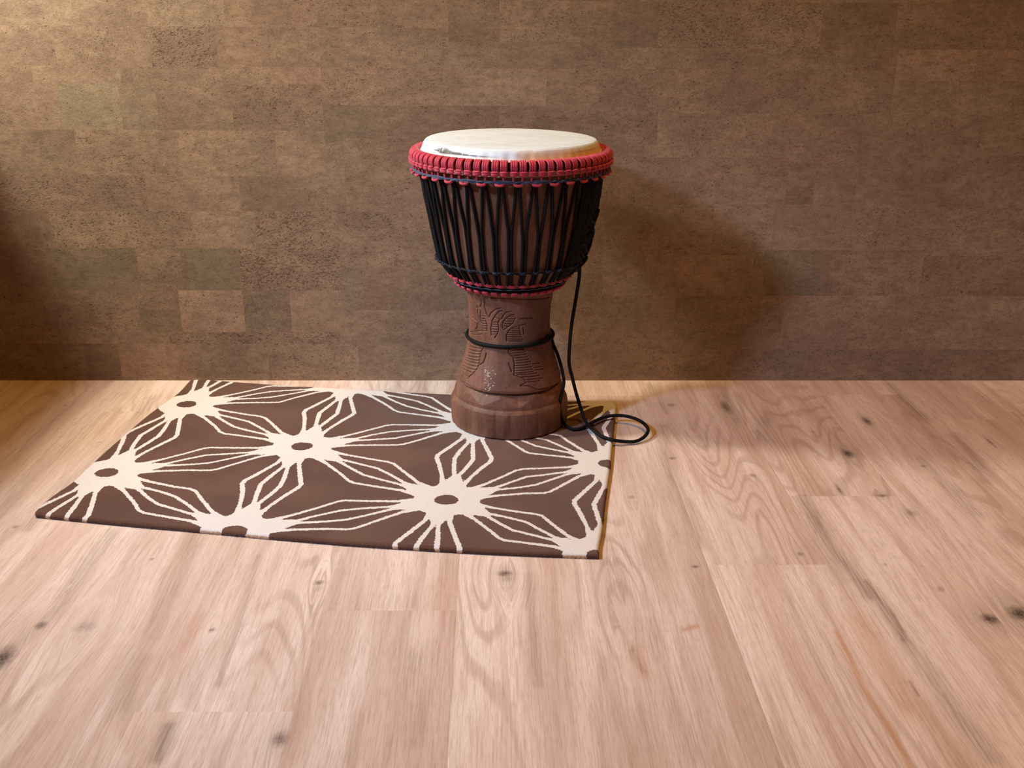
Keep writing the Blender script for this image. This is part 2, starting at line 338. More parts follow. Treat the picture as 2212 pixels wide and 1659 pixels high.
# dark streaks: points px, half width m, strength
STREAKS = [([(1735,1075),(1790,1175),(1850,1250),(1880,1290)],.013,.85),([(1870,1255),(1905,1300),(1925,1325),(1947,1362),(1953,1385)],.006,1.),([(1880,1270),(1935,1350),(1985,1425),(2060,1530),(2140,1640)],.012,.6),
([(365,1568),(356,1600),(340,1640)],.009,.95),([(1962,1470),(1975,1490),(1983,1503)],.002,.9),([(1560,840),(1570,870),(1590,910)],.014,.5),([(1660,900),(1640,930),(1650,950)],.018,.4),
([(1920,830),(1960,870),(2000,905)],.012,.5),([(2060,940),(2100,985),(2130,1040)],.014,.5),([(1990,990),(2060,1060),(2110,1110)],.012,.4),([(1400,830),(1425,870),(1440,890)],.01,.45),
([(240,1150),(180,1230),(120,1320),(60,1375),(0,1420)],.014,.5),([(330,860),(260,950),(150,1040),(60,1140)],.016,.45),([(150,870),(60,960),(0,1010)],.02,.35),([(1410,1340),(1420,1400),(1450,1500),(1500,1640)],.012,.4),
([(430,1130),(400,1220),(330,1330),(280,1440),(250,1540)],.016,.3),([(1140,1240),(1150,1320),(1160,1450),(1165,1480)],.007,.45),([(900,1420),(880,1500),(885,1600)],.018,.3),([(310,1420),(285,1480),(270,1530)],.012,.45),
([(560,1200),(520,1340),(470,1480)],.006,.35),([(1430,920),(1445,1010),(1470,1080),(1520,1180)],.012,.35),([(1830,1250),(1770,1180),(1760,1130)],.02,.35),([(1365,1405),(1370,1420),(1388,1450)],.005,.6)]
WARMS = [([(1806,1365),(1830,1410),(1862,1480),(1915,1560),(1965,1659)],.0045,1.),([(1478,1360),(1505,1352)],.005,1.),([(1850,1340),(1900,1440),(1960,1540)],.02,.4),([(300,1545),(275,1620)],.008,.5),([(420,1340),(390,1440)],.016,.3),([(960,1260),(950,1400),(900,1560)],.02,.25),([(1372,1400),(1392,1460)],.008,.5)]
def seg_dist(px, py, pts):
    d = np.full(px.shape, 9.)
    for a, c in zip(pts[:-1], pts[1:]):
        ax, ay = a; bx, by = c[0]-ax, c[1]-ay; t = np.clip(((px-ax)*bx+(py-ay)*by)/(bx*bx+by*by+1e-12), 0, 1)
        d = np.minimum(d, np.hypot(px-ax-t*bx, py-ay-t*by))
    return d
def build_floor():
    kn = [(on_z(a, b, 0), c, d, e) for a, b, c, d, e in KNOTS]
    st = [([tuple(on_z(x, y, 0)[:2]) for x, y in P], w_, s_) for P, w_, s_ in STREAKS]
    wm = [([tuple(on_z(x, y, 0)[:2]) for x, y in P], w_, s_) for P, w_, s_ in WARMS]
    JY = {0: on_z(280, 888.8, 0).y, 2: 1.0296, 3: 1.2486, 5: on_z(1320, 854.5, 0).y, 6: 1.3714, 7: 1.6038, 9: on_z(2070, 906, 0).y, 1: 1.62, 4: 1.86, 8: 2.10}
    Vs, Fs, Gs, Cs, Ws = [], [], [], [], []; n = 0
    r3 = random.Random(11)
    for lane in range(-8, 18):
        xa, xb = PLX0+PLW*lane, PLX0+PLW*(lane+1)
        j = JY.get(lane, r3.uniform(.9, 2.1)); js = [j-1.285*3, j-1.285*2, j-1.285, j, j+1.285]
        for ya, yb in zip(js[:-1], js[1:]):
            ya, yb = max(ya, -1.2), min(yb, WALL_Y)
            if yb-ya < .01: continue
            near = yb > .6 and -.2 <= (lane+1) and lane <= 11 and xb > -1.3 and xa < 1.4
            st_ = .0035 if near else .03
            nx = max(2, int(PLW/st_)+1); ny = max(2, int((yb-ya)/(st_*1.2))+1)
            b_ = .00035
            X = np.concatenate([[xa], np.linspace(xa+b_, xb-b_, nx), [xb]]); Y = np.concatenate([[ya], np.linspace(ya+b_, yb-b_, ny), [yb]])
            XX, YY = np.meshgrid(X, Y); Z = np.zeros_like(XX)
            Z[:, 0] = Z[:, -1] = -.00006; Z[0, :] = Z[-1, :] = -.00006
            tone = r3.uniform(.94, 1.03); sx, sy = r3.uniform(-50, 50), r3.uniform(-50, 50)
            gx, gy = XX-xa, YY.copy(); knot = np.zeros_like(XX); strk = np.zeros_like(XX); warm = np.zeros_like(XX)
            ks = [k for k in kn if xa-.01 < k[0].x < xb+.01 and ya-.01 < k[0].y < yb+.01]
            if near:
                for p, a, b, s in ks:
                    dx, dy = XX-p.x, YY-p.y
                    q = np.sqrt((dx/a)**2+(dy/b)**2); knot = np.maximum(knot, s*np.clip(1.25-q, 0, 1)**1.0)
                    infl = a*1.6*np.exp(-(dy/(b*4.5+.02))**2)*np.exp(-np.abs(dx)/(a*3.5)) # fibres bend round the knot
                    gx = gx-np.sign(dx)*infl
                    if a > .007: strk = np.maximum(strk, .55*s*np.exp(-(dx/(a*1.7))**2-(dy/(b*3))**2))
                for P, w_, s_ in st: strk = np.maximum(strk, s_*np.exp(-(seg_dist(XX, YY, P)/w_)**2))
                for P, w_, s_ in wm: warm = np.maximum(warm, s_*np.exp(-(seg_dist(XX, YY, P)/w_)**2))
            Vs.append(np.stack([XX, YY, Z], -1).reshape(-1, 3)); Fs.append(grid_faces(len(X), len(Y), n)); n += XX.size
            Gs.append(np.stack([gx+sx, gy+sy, np.full_like(gx, lane*3.7)], -1).reshape(-1, 3))
            Cs.append(np.stack([np.full_like(XX, tone), knot, strk, np.ones_like(XX)], -1).reshape(-1, 4)); Ws.append(warm.ravel())
    Xl, Xh = PLX0-8*PLW, PLX0+18*PLW
    sl = np.array([(Xl, -1.2, -.002), (Xh, -1.2, -.002), (Xh, WALL_Y+.1, -.002), (Xl, WALL_Y+.1, -.002), (Xl, -1.2, -.08), (Xh, -1.2, -.08), (Xh, WALL_Y+.1, -.08), (Xl, WALL_Y+.1, -.08)])
    sf = np.array([(0, 1, 2, 3), (4, 7, 6, 5), (0, 4, 5, 1), (1, 5, 6, 2), (2, 6, 7, 3), (3, 7, 4, 0)])+n
    Vs.append(sl); Fs.append(sf); Gs.append(sl*0); Cs.append(np.tile([.3, 0, 0, 1], (8, 1))); Ws.append(np.zeros(8))
    o = new_mesh('floor', np.vstack(Vs), np.vstack(Fs), oak_material(), None, False)
    vattr(o, 'grain', np.vstack(Gs), 'FLOAT_VECTOR'); vattr(o, 'figure', np.vstack(Cs), 'FLOAT_COLOR'); vattr(o, 'warm_streak', np.concatenate(Ws))
    o['kind'] = 'structure'
build_floor()

# ------------------------------------------------------------------ rug
RUG_T = 0.009
def rug_material():
    m, nt, b = mat_new('rug_pile')
    s = attr(nt, 'motif').outputs['Fac']; p = N(nt, 'ShaderNodeTexCoord').outputs['Object']
    wob = math_(nt, 'MULTIPLY', math_(nt, 'SUBTRACT', noise(nt, p, 210, 2, .6), .5), .0055)
    k = maprange(nt, math_(nt, 'ADD', s, wob), -.0004, .0004)       # 1 = outside the motif
    pile = noise(nt, p, 900, 2, .6); lay = noise(nt, p, 7, 3, .5)
    br = mix(nt, maprange(nt, lay, .35, .65), srgb(86, 54, 44), srgb(100, 66, 55)); br = mix(nt, maprange(nt, pile, .35, .7, 0, .55), br, srgb(60, 36, 30))
    cr = mix(nt, maprange(nt, pile, .35, .75, 0, .35), srgb(216, 207, 210), srgb(186, 172, 168))
    # bare backing shows through on the cut edges
    z = N(nt, 'ShaderNodeSeparateXYZ'); L(nt, p, z.inputs[0])
    edge = math_(nt, 'MULTIPLY', maprange(nt, z.outputs[2], .0072, .0042), maprange(nt, noise(nt, p, 300, 2), .3, .6, .5, 1.))
    cr = mix(nt, edge, cr, srgb(178, 136, 92)); br = mix(nt, math_(nt, 'MULTIPLY', edge, .5), br, srgb(58, 34, 26))
    L(nt, mix(nt, k, cr, br), b.inputs['Base Color']); b.inputs['Roughness'].default_value = .95; b.inputs['Specular IOR Level'].default_value = .1
    b.inputs['Sheen Weight'].default_value = .15; b.inputs['Sheen Roughness'].default_value = .6; b.inputs['Sheen Tint'].default_value = (1, .85, .8, 1)
    bump(nt, pile, .7, .0015, b)
    return m
# motif in rug coordinates (m): lattice of blossoms, bundles of four lines between neighbours
CX, CY, HY = .312, .340, .1615
def motif(U, V):
    hubs = []
    for c, x in enumerate((.0400, .3515, .6700, .9420)):
        y0 = (.163 if c % 2 == 0 else -.012)
        if c == 2: y0 = .1467
        if c == 3: y0 = -.004
        for r in range(-1, 3): hubs.append((c, x, y0+.3395*r))
    D = np.full(U.shape, 9.)
    def smin(a, b, k=.006):
        h = np.clip(.5+.5*(b-a)/k, 0, 1); return b*(1-h)+a*h-k*h*(1-h)
    def stroke(D, P, w0, w1=None):
        d = np.full(U.shape, 9.)
        for a, c in zip(P[:-1], P[1:]):
            bx, by = c[0]-a[0], c[1]-a[1]; t = np.clip(((U-a[0])*bx+(V-a[1])*by)/(bx*bx+by*by), 0, 1)
            wd = a[2]+(c[2]-a[2])*t
            d = np.minimum(d, np.hypot(U-a[0]-t*bx, V-a[1]-t*by)-wd)
        return smin(D, d, .007)
    for i, (c, x, y) in enumerate(hubs):
        rr = np.hypot(U-x, V-y); D = np.minimum(D, rr-.058)
        for (c2, x2, y2) in hubs[i+1:]:
            L_ = math.hypot(x2-x, y2-y)
            if not (.25 < L_ < .40): continue
            if max(x, x2) < -.1 or min(y, y2) > .75 or max(y, y2) < -.2: continue
            e = ((x2-x)/L_, (y2-y)/L_); nn = (-e[1], e[0]); hr = random.Random(i*17+int(x2*100)+int(y2*1000))
            if e[0] < .1: wv = .0043
            else: wv = .0032
            j = lambda s=.0010: hr.uniform(-s, s)
            for s_ in (-1, 1):
                out = [(.13, .018, .006), (.20, .0205, .0052), (.27, .026, .0035), (.40, .0395+j(), wv), (.49, .0510+j(), wv), (.53, .0520+j(), wv), (.62, .040+j(), wv), (.77, .0205, .0040), (.87, .0175, .006)]
                inn = [(.12, .006, .010), (.22, .004, .007), (.29, .0045, .0038), (.40, .0125+j(), wv), (.50, .0180+j(), wv), (.60, .0125+j(), wv), (.72, .0050, .0035), (.80, .0045, .007), (.88, .006, .010)]
                for Q in (out, inn):
                    D = stroke(D, [(x+e[0]*t*L_+nn[0]*s_*o, y+e[1]*t*L_+nn[1]*s_*o, w_) for t, o, w_ in Q], 0)
            # webs that close each bundle near its blossoms
            for t0, t1, hx in ((.10, .235, .023), (.90, .79, .020)):
                D = stroke(D, [(x+e[0]*t0*L_, y+e[1]*t0*L_, hx), (x+e[0]*t1*L_, y+e[1]*t1*L_, hx*.55)], 0)
    for (c, x, y) in hubs:
        q = np.hypot((U-x)/1.12, V-y)-.0185+.0005*np.sin(3*np.arctan2(V-y, U-x)+x*9); D = np.maximum(D, -q)
    return D
def build_rug():
    zt = RUG_T
    A = [(p, zt*.0) for p in ()]
    bottom = [(79,1119,0),(250,1136,0),(421,1151,0),(600,1167.5,0),(760,1181,0),(995,1196,0),(1150,1203.5,0),(1293,1208.5,0)]
    topb = [(410,820,zt),(440,818.5,zt),(500,823,zt),(600,830,zt),(740,838.5,zt),(860,845,zt),(1000,852,zt),(1200,862,zt),(1290,864.5,zt),(1322,865,zt)]
    left = [(77,1112,zt),(80,1099,zt),(114,1070,zt),(161,1036,zt),(207,992,zt),(254,950,zt),(323,892,zt),(380,851,zt),(404,827,zt),(410,820,zt)]
    right = [(1294,1200,zt),(1294,1181,zt),(1301,1141,zt),(1307,1081,zt),(1318,1005,zt),(1323,949,zt),(1330,885,zt),(1330,873,zt),(1322,865,zt)]
    def curve(P, n):
        Q = np.array([on_z(*p)[:2] for p in P])
        Q[:, 1] = np.minimum(Q[:, 1], WALL_Y-.006)
        Q = spline(Q, 400); s = np.concatenate([[0], np.cumsum(np.linalg.norm(np.diff(Q, axis=0), axis=1))]); s /= s[-1]
        u = np.linspace(0, 1, n); return np.stack([np.interp(u, s, Q[:, 0]), np.interp(u, s, Q[:, 1])], -1)
    nu, nv = 620, 430
    b, t, l, r = curve(bottom, nu), curve(topb, nu), curve(left, nv), curve(right, nv)
    l = l+(b[0]-l[0])*(1-np.linspace(0, 1, nv))[:, None]**8; r = r+(b[-1]-r[0])*(1-np.linspace(0, 1, nv))[:, None]**8
    l[-1] = t[0]; r[-1] = t[-1]
    u = np.linspace(0, 1, nu)[None, :, None]; v = np.linspace(0, 1, nv)[:, None, None]
    P = (1-v)*b[None]+v*t[None]+(1-u)*l[:, None]+u*r[:, None]-((1-u)*(1-v)*b[0]+u*(1-v)*b[-1]+(1-u)*v*t[0]+u*v*t[-1])
    # rug coordinates for the motif
    a = np.array([-0.7635, 1.5319]); ex = np.array([.9887, -.1501]); ex /= np.linalg.norm(ex); ey = np.array([-ex[1], ex[0]])
    X, Y = P[..., 0], P[..., 1]
    def coords(X, Y): return (X-a[0])*ex[0]+(Y-a[1])*ex[1], (X-a[0])*ey[0]+(Y-a[1])*ey[1]
    U, V = coords(X, Y)
    # distance to the rim in mesh index space -> rounded pile shoulder
    iu = np.minimum(np.arange(nu), np.arange(nu)[::-1])*(0.96/nu); iv = np.minimum(np.arange(nv), np.arange(nv)[::-1])*(.66/nv)
    dd = np.minimum(iu[None, :], iv[:, None]); Z = zt-.0028*np.clip(1-dd/.006, 0, 1)**2
    Z = Z-.0003*rng.random(Z.shape)
    Dm = motif(U, V)
    Vt = np.stack([X, Y, Z], -1).reshape(-1, 3); F = grid_faces(nu, nv)
    # skirt down to the floor
    rim = np.concatenate([np.arange(nu), np.arange(1, nv)*nu+nu-1, (nv-1)*nu+np.arange(nu-2, -1, -1), np.arange(nv-2, 0, -1)*nu])
    cen = Vt[:, :2].mean(0); m_ = len(rim); rows = [rim]; allV = [Vt]; allD = [Dm.ravel()]; off = len(Vt)
    for z, e in ((.0035, .0012), (.0012, .0008), (.0, -.0006)):
        q = Vt[rim].copy(); dr = q[:, :2]-cen; dr /= np.linalg.norm(dr, axis=1)[:, None]
        q[:, :2] += dr*(e+.0004*rng.standard_normal((m_, 1))); q[:, 2] = z+.0001; q[:, 1] = np.minimum(q[:, 1], WALL_Y-.004)
        allV.append(q); allD.append(Dm.ravel()[rim]); rows.append(np.arange(off, off+m_)); off += m_
    Fs = [F]
    for a_, b_ in zip(rows[:-1], rows[1:]):
        Fs.append(np.stack([b_, np.roll(b_, -1), np.roll(a_, -1), a_], -1))
    o = new_mesh('rug', np.vstack(allV), np.vstack(Fs), rug_material(), None, True)
    vattr(o, 'motif', np.concatenate(allD))
    o['label'] = 'brown rectangular rug with cream starburst flower pattern lying on the wood floor'; o['category'] = 'rug'
build_rug()

# ------------------------------------------------------------------ djembe
DX, DY, DZ = 0.0355, 1.948, RUG_T
drum = empty('djembe_drum', (DX, DY, DZ))
drum['label'] = 'carved brown wooden goblet drum with white skin head, red rope rings and black tension ropes'; drum['category'] = 'drum'
def loc(x, y, z): return np.array([x-DX, y-DY, z-DZ])       # world to drum coordinates
def cyl(phi, r, z): return np.array([r*math.sin(phi), -r*math.cos(phi), z-DZ])
def D2R(a): return a*PI/180

PROF = [(.0094,.1165),(.012,.1195),(.035,.1200),(.052,.1195),(.061,.1182),(.0655,.1150),(.068,.1125),(.075,.1118),(.085,.1088),(.0935,.1062),(.0962,.1045),(.0972,.0995),(.0992,.0995),(.1006,.1046),(.106,.1046),
(.118,.1004),(.132,.0962),(.150,.0905),(.168,.0865),(.185,.0838),(.200,.0815),(.215,.0805),(.235,.0808),(.255,.0822),(.275,.0848),(.286,.0868),(.293,.090),(.302,.099),(.320,.1165),(.345,.1340),(.370,.1415),
(.400,.1475),(.430,.1530),(.470,.1610),(.505,.1665),(.530,.1675),(.560,.1600)]
PZ = np.array([p[0] for p in PROF]); PR = np.array([p[1] for p in PROF])
def smooth_prof():
    z = np.linspace(PZ[0], PZ[-1], 1200); r = np.interp(z, PZ, PR); k = np.ones(9)/9
    sm = np.convolve(np.pad(r, 1, 'edge'), np.ones(3)/3, 'valid'); big = np.convolve(np.pad(r, 14, 'edge'), np.ones(29)/29, 'valid')
    m_ = np.clip((z-.12)/.02, 0, 1); return z, sm*(1-m_)+big*m_
SZ, SR = smooth_prof()
def rad(z): return np.interp(z, SZ, SR)

def hit_shell(px, py):               # front surface point of the shell seen at a photo point -> (phi, z)
    d = np.array(ray(px, py)); lo = None
    for Y in np.linspace(DY-.19, DY, 500):
        t = Y/d[1]; x, z = d[0]*t-DX, CAM_H+d[2]*t
        rr = math.hypot(x, Y-DY)
        if .01 < z < .56 and rr <= rad(z): return math.atan2(x, DY-Y), z
    t = DY/d[1]; return (PI/2 if d[0]*t > DX else -PI/2), CAM_H+d[2]*t

def zz5(P): return [(960+x/7.9, 600+y/7.9) for x, y in P]
def zz6(P): return [(950+x/7.373, 740+y/7.373) for x, y in P]
CARVE = [(zz5(P), .0011, .0016) for P in [
 [(765,665),(800,600),(870,545),(970,520)],[(800,980),(790,880),(805,800),(825,720),(870,650),(930,580),(985,565)],[(980,700),(1010,640),(1060,590),(1160,575)],
 [(1000,860),(990,800),(1010,740),(1060,690),(1130,640),(1200,630)],[(950,720),(915,760),(930,880),(905,960),(865,1025)],[(1020,885),(1100,830),(1170,780),(1215,690)],
 [(1065,1080),(1060,980),(1100,900),(1170,850),(1240,830)],[(1280,830),(1290,920),(1310,980)],[(1280,820),(1400,790)],[(715,910),(720,800),(690,700),(620,600),(600,560)],
 [(555,490),(555,600),(570,680),(600,760)],[(610,570),(600,680),(620,780)],[(680,360),(680,500),(720,620),(760,680)],[(620,360),(630,440),(600,500)],[(470,680),(560,750),(550,850),(520,885)],
 [(490,350),(520,450),(545,520)],[(870,680),(950,710)],[(1300,700),(1400,690),(1500,690)],[(1350,850),(1360,960)]]]
CARVE += [(zz5([(750,338),(950,347),(1100,355),(1400,365),(1800,330)]), .0008, .0010)]
CARVE += [(zz5([(640+i*4, y), (708-abs(i-3)*3, y+6)]), .0009, .0012) for i, y in enumerate((655,700,742,785,825,868,908))]
CARVE += [(zz5([(a, y), (b, y+2)]), .0009, .0013) for a, b, y in ((850,925,762),(830,920,797),(815,920,837),(812,915,882),(815,900,927),(830,885,967),(1120,1200,660),(1070,1190,700),(1040,1185,742),(1025,1150,785),(1020,1100,825),
 (1160,1280,868),(1120,1285,905),(1100,1290,938),(1090,1300,972),(1085,1330,1008),(1085,1350,1045),(1090,1330,1080),(445,560,925),(460,640,965),(500,640,905))]
CARVE += [(zz6(P), .0011, .0014) for P in [[(500,10),(690,70)],[(480,60),(650,100)],[(465,110),(640,150)],[(450,160),(635,190)],[(440,210),(620,240)],[(420,245),(615,290)],[(400,275),(610,335)],[(385,320),(600,385)],[(365,365),(570,440)],[(350,400),(510,480)],[(335,440),(450,550)]]]
CARVE += [(zz6(P), .0012, .0018) for P in [[(700,40),(690,80),(650,150),(630,250),(620,350),(590,420),(540,480),(430,575)],[(735,180),(720,250),(690,320),(630,360)],[(1100,60),(1095,160),(1170,230),(1190,320),(1190,420),(1185,520),(1340,580),(1380,640),(1290,690)],[(1100,330),(1150,460)],[(1290,690),(1420,692),(1560,750),(1720,720),(1900,620)],[(380,640),(470,700)]]]
CARVE += [(zz6(P), .0010, .0013) for P in [[(1120,140),(1230,110),(1340,100)],[(1130,172),(1380,140)],[(1135,212),(1390,180)],[(1185,250),(1400,222)],[(1205,290),(1420,262)],[(1205,330),(1450,300)],[(1205,370),(1450,342)],[(1205,410),(1470,382)],[(1205,450),(1480,422)],[(1205,490),(1500,455)],[(1240,512),(1550,485)],[(1310,550),(1600,522)],[(1375,592),(1650,560)],[(1390,632),(1600,605)],[(1500,400),(1640,380)],[(1520,440),(1660,420)],[(1480,340),(1600,325)]]]
def wood_material():
    m, nt, b = mat_new('carved_wood')
    p = N(nt, 'ShaderNodeTexCoord').outputs['Object']; cv = attr(nt, 'carving').outputs['Fac']; sp = attr(nt, 'speck').outputs['Fac']
    n1 = noise(nt, mapping(nt, p, (1, 1, .35)), 18, 5, .6); n2 = noise(nt, mapping(nt, p, (1, 1, .18)), 170, 3, .6); n3 = noise(nt, p, 60, 4, .65)
    col = mix(nt, maprange(nt, n1, .35, .68), srgb(98, 60, 46), srgb(128, 84, 70))
    col = mix(nt, maprange(nt, n2, .45, .7, 0, .35), col, srgb(72, 40, 30)); col = mix(nt, maprange(nt, n3, .5, .75, 0, .35), col, srgb(134, 92, 78))
    col = mix(nt, math_(nt, 'MULTIPLY', maprange(nt, cv, .2, 1.), .45), col, srgb(44, 22, 15))
    col = mix(nt, sp, col, srgb(236, 224, 214))
    L(nt, col, b.inputs['Base Color']); b.inputs['Roughness'].default_value = .6; b.inputs['Specular IOR Level'].default_value = .35
    bump(nt, math_(nt, 'ADD', n2, math_(nt, 'MULTIPLY', n3, .8)), .25, .0012, b)
    return m
def build_shell():
    z = np.concatenate([np.linspace(PZ[0], .29, 560, endpoint=False), np.linspace(.29, PZ[-1], 150)])
    nphi = 900; phi = np.linspace(-PI, PI, nphi, endpoint=False)
    PH, ZZ = np.meshgrid(phi, z); RR = rad(ZZ).copy(); carve = np.zeros_like(RR); speck = np.zeros_like(RR)
    for P, w_, dep in CARVE:
        Q = [hit_shell(*p) for p in P]
        zm = np.mean([q[1] for q in Q]); rr = rad(zm)
        d = seg_dist(PH*rr, ZZ, [(q[0]*rr, q[1]) for q in Q]); g = np.exp(-(d/w_)**2)
        carve = np.maximum(carve, g); RR = RR-0*g
        RR -= dep*g*.5
    RR -= .0013*carve
    # the rest of the stem carries similar hatching out of view
    back = (np.abs(PH) > 2.1) & (ZZ > .11) & (ZZ < .17); RR -= np.where(back, .0008*(np.sin(ZZ*2*PI/.006) > .3), 0)
    # adze facets between the two lower rims
    k = 9.5; tri = np.abs(((PH-D2R(8))*k/(2*PI)) % 1-.5)*2; zb = .0905-.0165*tri
    fz = (ZZ > .067) & (ZZ < .0968)
    RR -= np.where(fz, .34*np.clip(ZZ-zb, 0, 1), 0)
    lo = ZZ < .0655                  # flat tool marks on the foot
    m_ = 26; q = (PH*m_/(2*PI)) % 1; RR -= np.where(lo, .0010*(1-(2*q-1)**2)*-1+.0010, 0)*np.clip((.0655-ZZ)/.004, 0, 1)
    RR += .0005*np.sin(3*PH+1)+.0006*np.sin(5*PH+ZZ*40)*np.clip((.3-ZZ)/.05, 0, 1)
    rs = np.random.default_rng(5)
    for _ in range(46):              # pale paint flecks
        px, py = rs.normal(1054, 5.5), rs.normal(818, 14)
        if rs.random() < .12: px, py = rs.uniform(1045, 1075), rs.uniform(775, 865)
        a, zq = hit_shell(px, py); s_ = rs.uniform(.0004, .0008); d2 = ((PH-a)*rad(zq))**2+(ZZ-zq)**2
        speck = np.maximum(speck, np.exp(-d2/s_**2))
    nz = len(z)
    V = np.stack([RR*np.sin(PH), -RR*np.cos(PH), ZZ-DZ], -1).reshape(-1, 3); F = grid_faces(nphi, nz, 0, True)
    # hollow inside
    zi = np.array([PZ[-1], .5, .4, .33, .28, .2, .1, PZ[0]]); ri = rad(zi)-.016; ri[0] = rad(PZ[-1])-.012
    PI_, ZI = np.meshgrid(phi, zi); RI = np.interp(ZI, zi[::-1], ri[::-1])
    Vi = np.stack([RI*np.sin(PI_), -RI*np.cos(PI_), ZI-DZ], -1).reshape(-1, 3); n = len(V)
    Fi = grid_faces(nphi, len(zi), n, True); i = np.arange(nphi); j = (i+1) % nphi
    top = np.stack([(nz-1)*nphi+i, (nz-1)*nphi+j, n+j, n+i], -1); e = n+(len(zi)-1)*nphi; bot = np.stack([e+i, e+j, j, i], -1)
    o = new_mesh('wooden_shell', np.vstack([V, Vi]), np.vstack([F, Fi, top, bot]), wood_material(), drum, True)
    z_ = np.zeros(len(Vi)); vattr(o, 'carving', np.concatenate([carve.ravel(), z_])); vattr(o, 'speck', np.concatenate([speck.ravel(), z_]))
build_shell()

def skin_material():
    m, nt, b = mat_new('goat_skin')
    p = N(nt, 'ShaderNodeTexCoord').outputs['Object']; a = attr(nt, 'hide'); sep = N(nt, 'ShaderNodeSeparateColor'); L(nt, a.outputs['Color'], sep.inputs[0])
    n1 = noise(nt, mapping(nt, p, (1, 2.2, 1)), 14, 4, .6); n2 = noise(nt, p, 90, 4, .6)
    col = mix(nt, maprange(nt, n1, .3, .7), srgb(210, 219, 236), srgb(202, 209, 222)); col = mix(nt, maprange(nt, n2, .5, .8, 0, .25), col, srgb(210, 196, 188))
    tan_and_shade = math_(nt, 'MULTIPLY', sep.outputs[0], maprange(nt, n2, .25, .6, .75, 1.)); col = mix(nt, tan_and_shade, col, srgb(238, 180, 106))
    dk = math_(nt, 'MULTIPLY', sep.outputs[1], maprange(nt, n2, .30, .5, .5, 1.)); col = mix(nt, dk, col, srgb(52, 40, 38))
    vein = maprange(nt, math_(nt, 'ABSOLUTE', math_(nt, 'SUBTRACT', noise(nt, mapping(nt, p, (.6, 2, 1), (2, 1, 0)), 6, 3, .5), .5)), .012, .0, 0, .35)
    col = mix(nt, vein, col, srgb(190, 160, 134))
    L(nt, col, b.inputs['Base Color']); b.inputs['Roughness'].default_value = .5; b.inputs['Subsurface Weight'].default_value = .05; b.inputs['Subsurface Radius'].default_value = (.01, .005, .003)
    bump(nt, n2, .15, .001, b); return m
def build_head():
    prof = [(0, .5768), (.05, .5767), (.10, .5763), (.140, .5757), (.155, .5748), (.1600, .5733), (.1625, .5705), (.1645, .5665), (.1668, .560), (.1690, .5545), (.1712, .5515), (.1728, .5495), (.1735, .546), (.1740, .538), (.1752, .5305), (.1742, .5295), (.1725, .532), (.1718, .540)]
    pr = spline([(a, b, 0) for a, b in prof], 110)[:, :2]; pr[0, 0] = 0.0005; nphi = 360; phi = np.linspace(-PI, PI, nphi, endpoint=False)
    R, PH = np.meshgrid(pr[:, 0], phi, indexing='ij'); Z = np.broadcast_to(pr[:, 1][:, None], R.shape).copy(); R = R.copy()
    sk = np.clip((R-.160)/.008, 0, 1)*(Z < .5725)
    wob = np.sin(PH*23+2*np.sin(PH*5))*.0006+np.sin(PH*57+1)*.0004
    R += sk*wob; fold = np.exp(-((Z-.5535)/.0022)**2)*(R > .16); R += fold*(.0016+.0010*np.sin(PH*31+3*np.sin(PH*3)))
    Z += np.where(Z > .574, .0004*np.sin(PH*2+.5)*(R/.16), 0)
    tan_and_shade = sk*np.clip((PH+.02)/.17, 0, 1)*np.clip((2.4-PH)/.6, 0, 1)*(Z > .556)+.6*(Z < .545)  # tan hide, plus the warm shade of the right skirt painted in
    tan_and_shade = np.maximum(tan_and_shade, sk*.35*((Z < .562) & (PH > -1.3) & (PH < 0)))
    G = lambda a, z, da, dz: np.exp(-((PH-a)/da)**2-((Z-z)/dz)**2)
    dk = 1.3*G(-.83, .5658, .095, .0044)+1.1*G(-.66, .5640, .12, .0020)+.8*G(-.52, .5632, .16, .0010)+.45*G(-.33, .5622, .14, .0009)+.5*G(-.97, .5645, .09, .0009)+.3*G(.95, .5655, .25, .0008)
    dk = np.clip(dk*1.7, 0, 1)*(R > .158)
    V = np.stack([R*np.sin(PH), -R*np.cos(PH), Z-DZ], -1).reshape(-1, 3)
    F = grid_faces(nphi, len(pr), 0, True)[:, ::-1]
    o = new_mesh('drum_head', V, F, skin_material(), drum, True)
    vattr(o, 'hide', np.stack([np.clip(tan_and_shade, 0, 1), np.clip(dk, 0, 1), dk*0, dk*0+1], -1).reshape(-1, 4), 'FLOAT_COLOR')
    o['label'] = 'white drum skin with tan, partly shade-painted edge and dark patch'
build_head()

def rope_material(name, c1, c2, rough=.75, freq=260., spec=.3, sheen=.2):
    m, nt, b = mat_new(name)
    u = N(nt, 'ShaderNodeTexCoord').outputs['UV']; s = N(nt, 'ShaderNodeSeparateXYZ'); L(nt, u, s.inputs[0])
    p = N(nt, 'ShaderNodeTexCoord').outputs['Object']
    a = math_(nt, 'MULTIPLY', s.outputs[0], 2*PI*2); l = math_(nt, 'MULTIPLY', s.outputs[1], 2*PI*freq)
    w1 = math_(nt, 'SINE', math_(nt, 'ADD', a, l)); w2 = math_(nt, 'SINE', math_(nt, 'SUBTRACT', a, l)); h = math_(nt, 'MULTIPLY', w1, w2)
    f = noise(nt, p, 700, 3, .7)
    col = mix(nt, maprange(nt, math_(nt, 'ADD', math_(nt, 'MULTIPLY', h, .4), f), .2, .9), c1, c2)
    L(nt, col, b.inputs['Base Color']); b.inputs['Roughness'].default_value = rough; b.inputs['Specular IOR Level'].default_value = spec
    b.inputs['Sheen Weight'].default_value = sheen; b.inputs['Sheen Roughness'].default_value = .5
    bump(nt, math_(nt, 'ADD', h, f), .38, .0005, b); return m
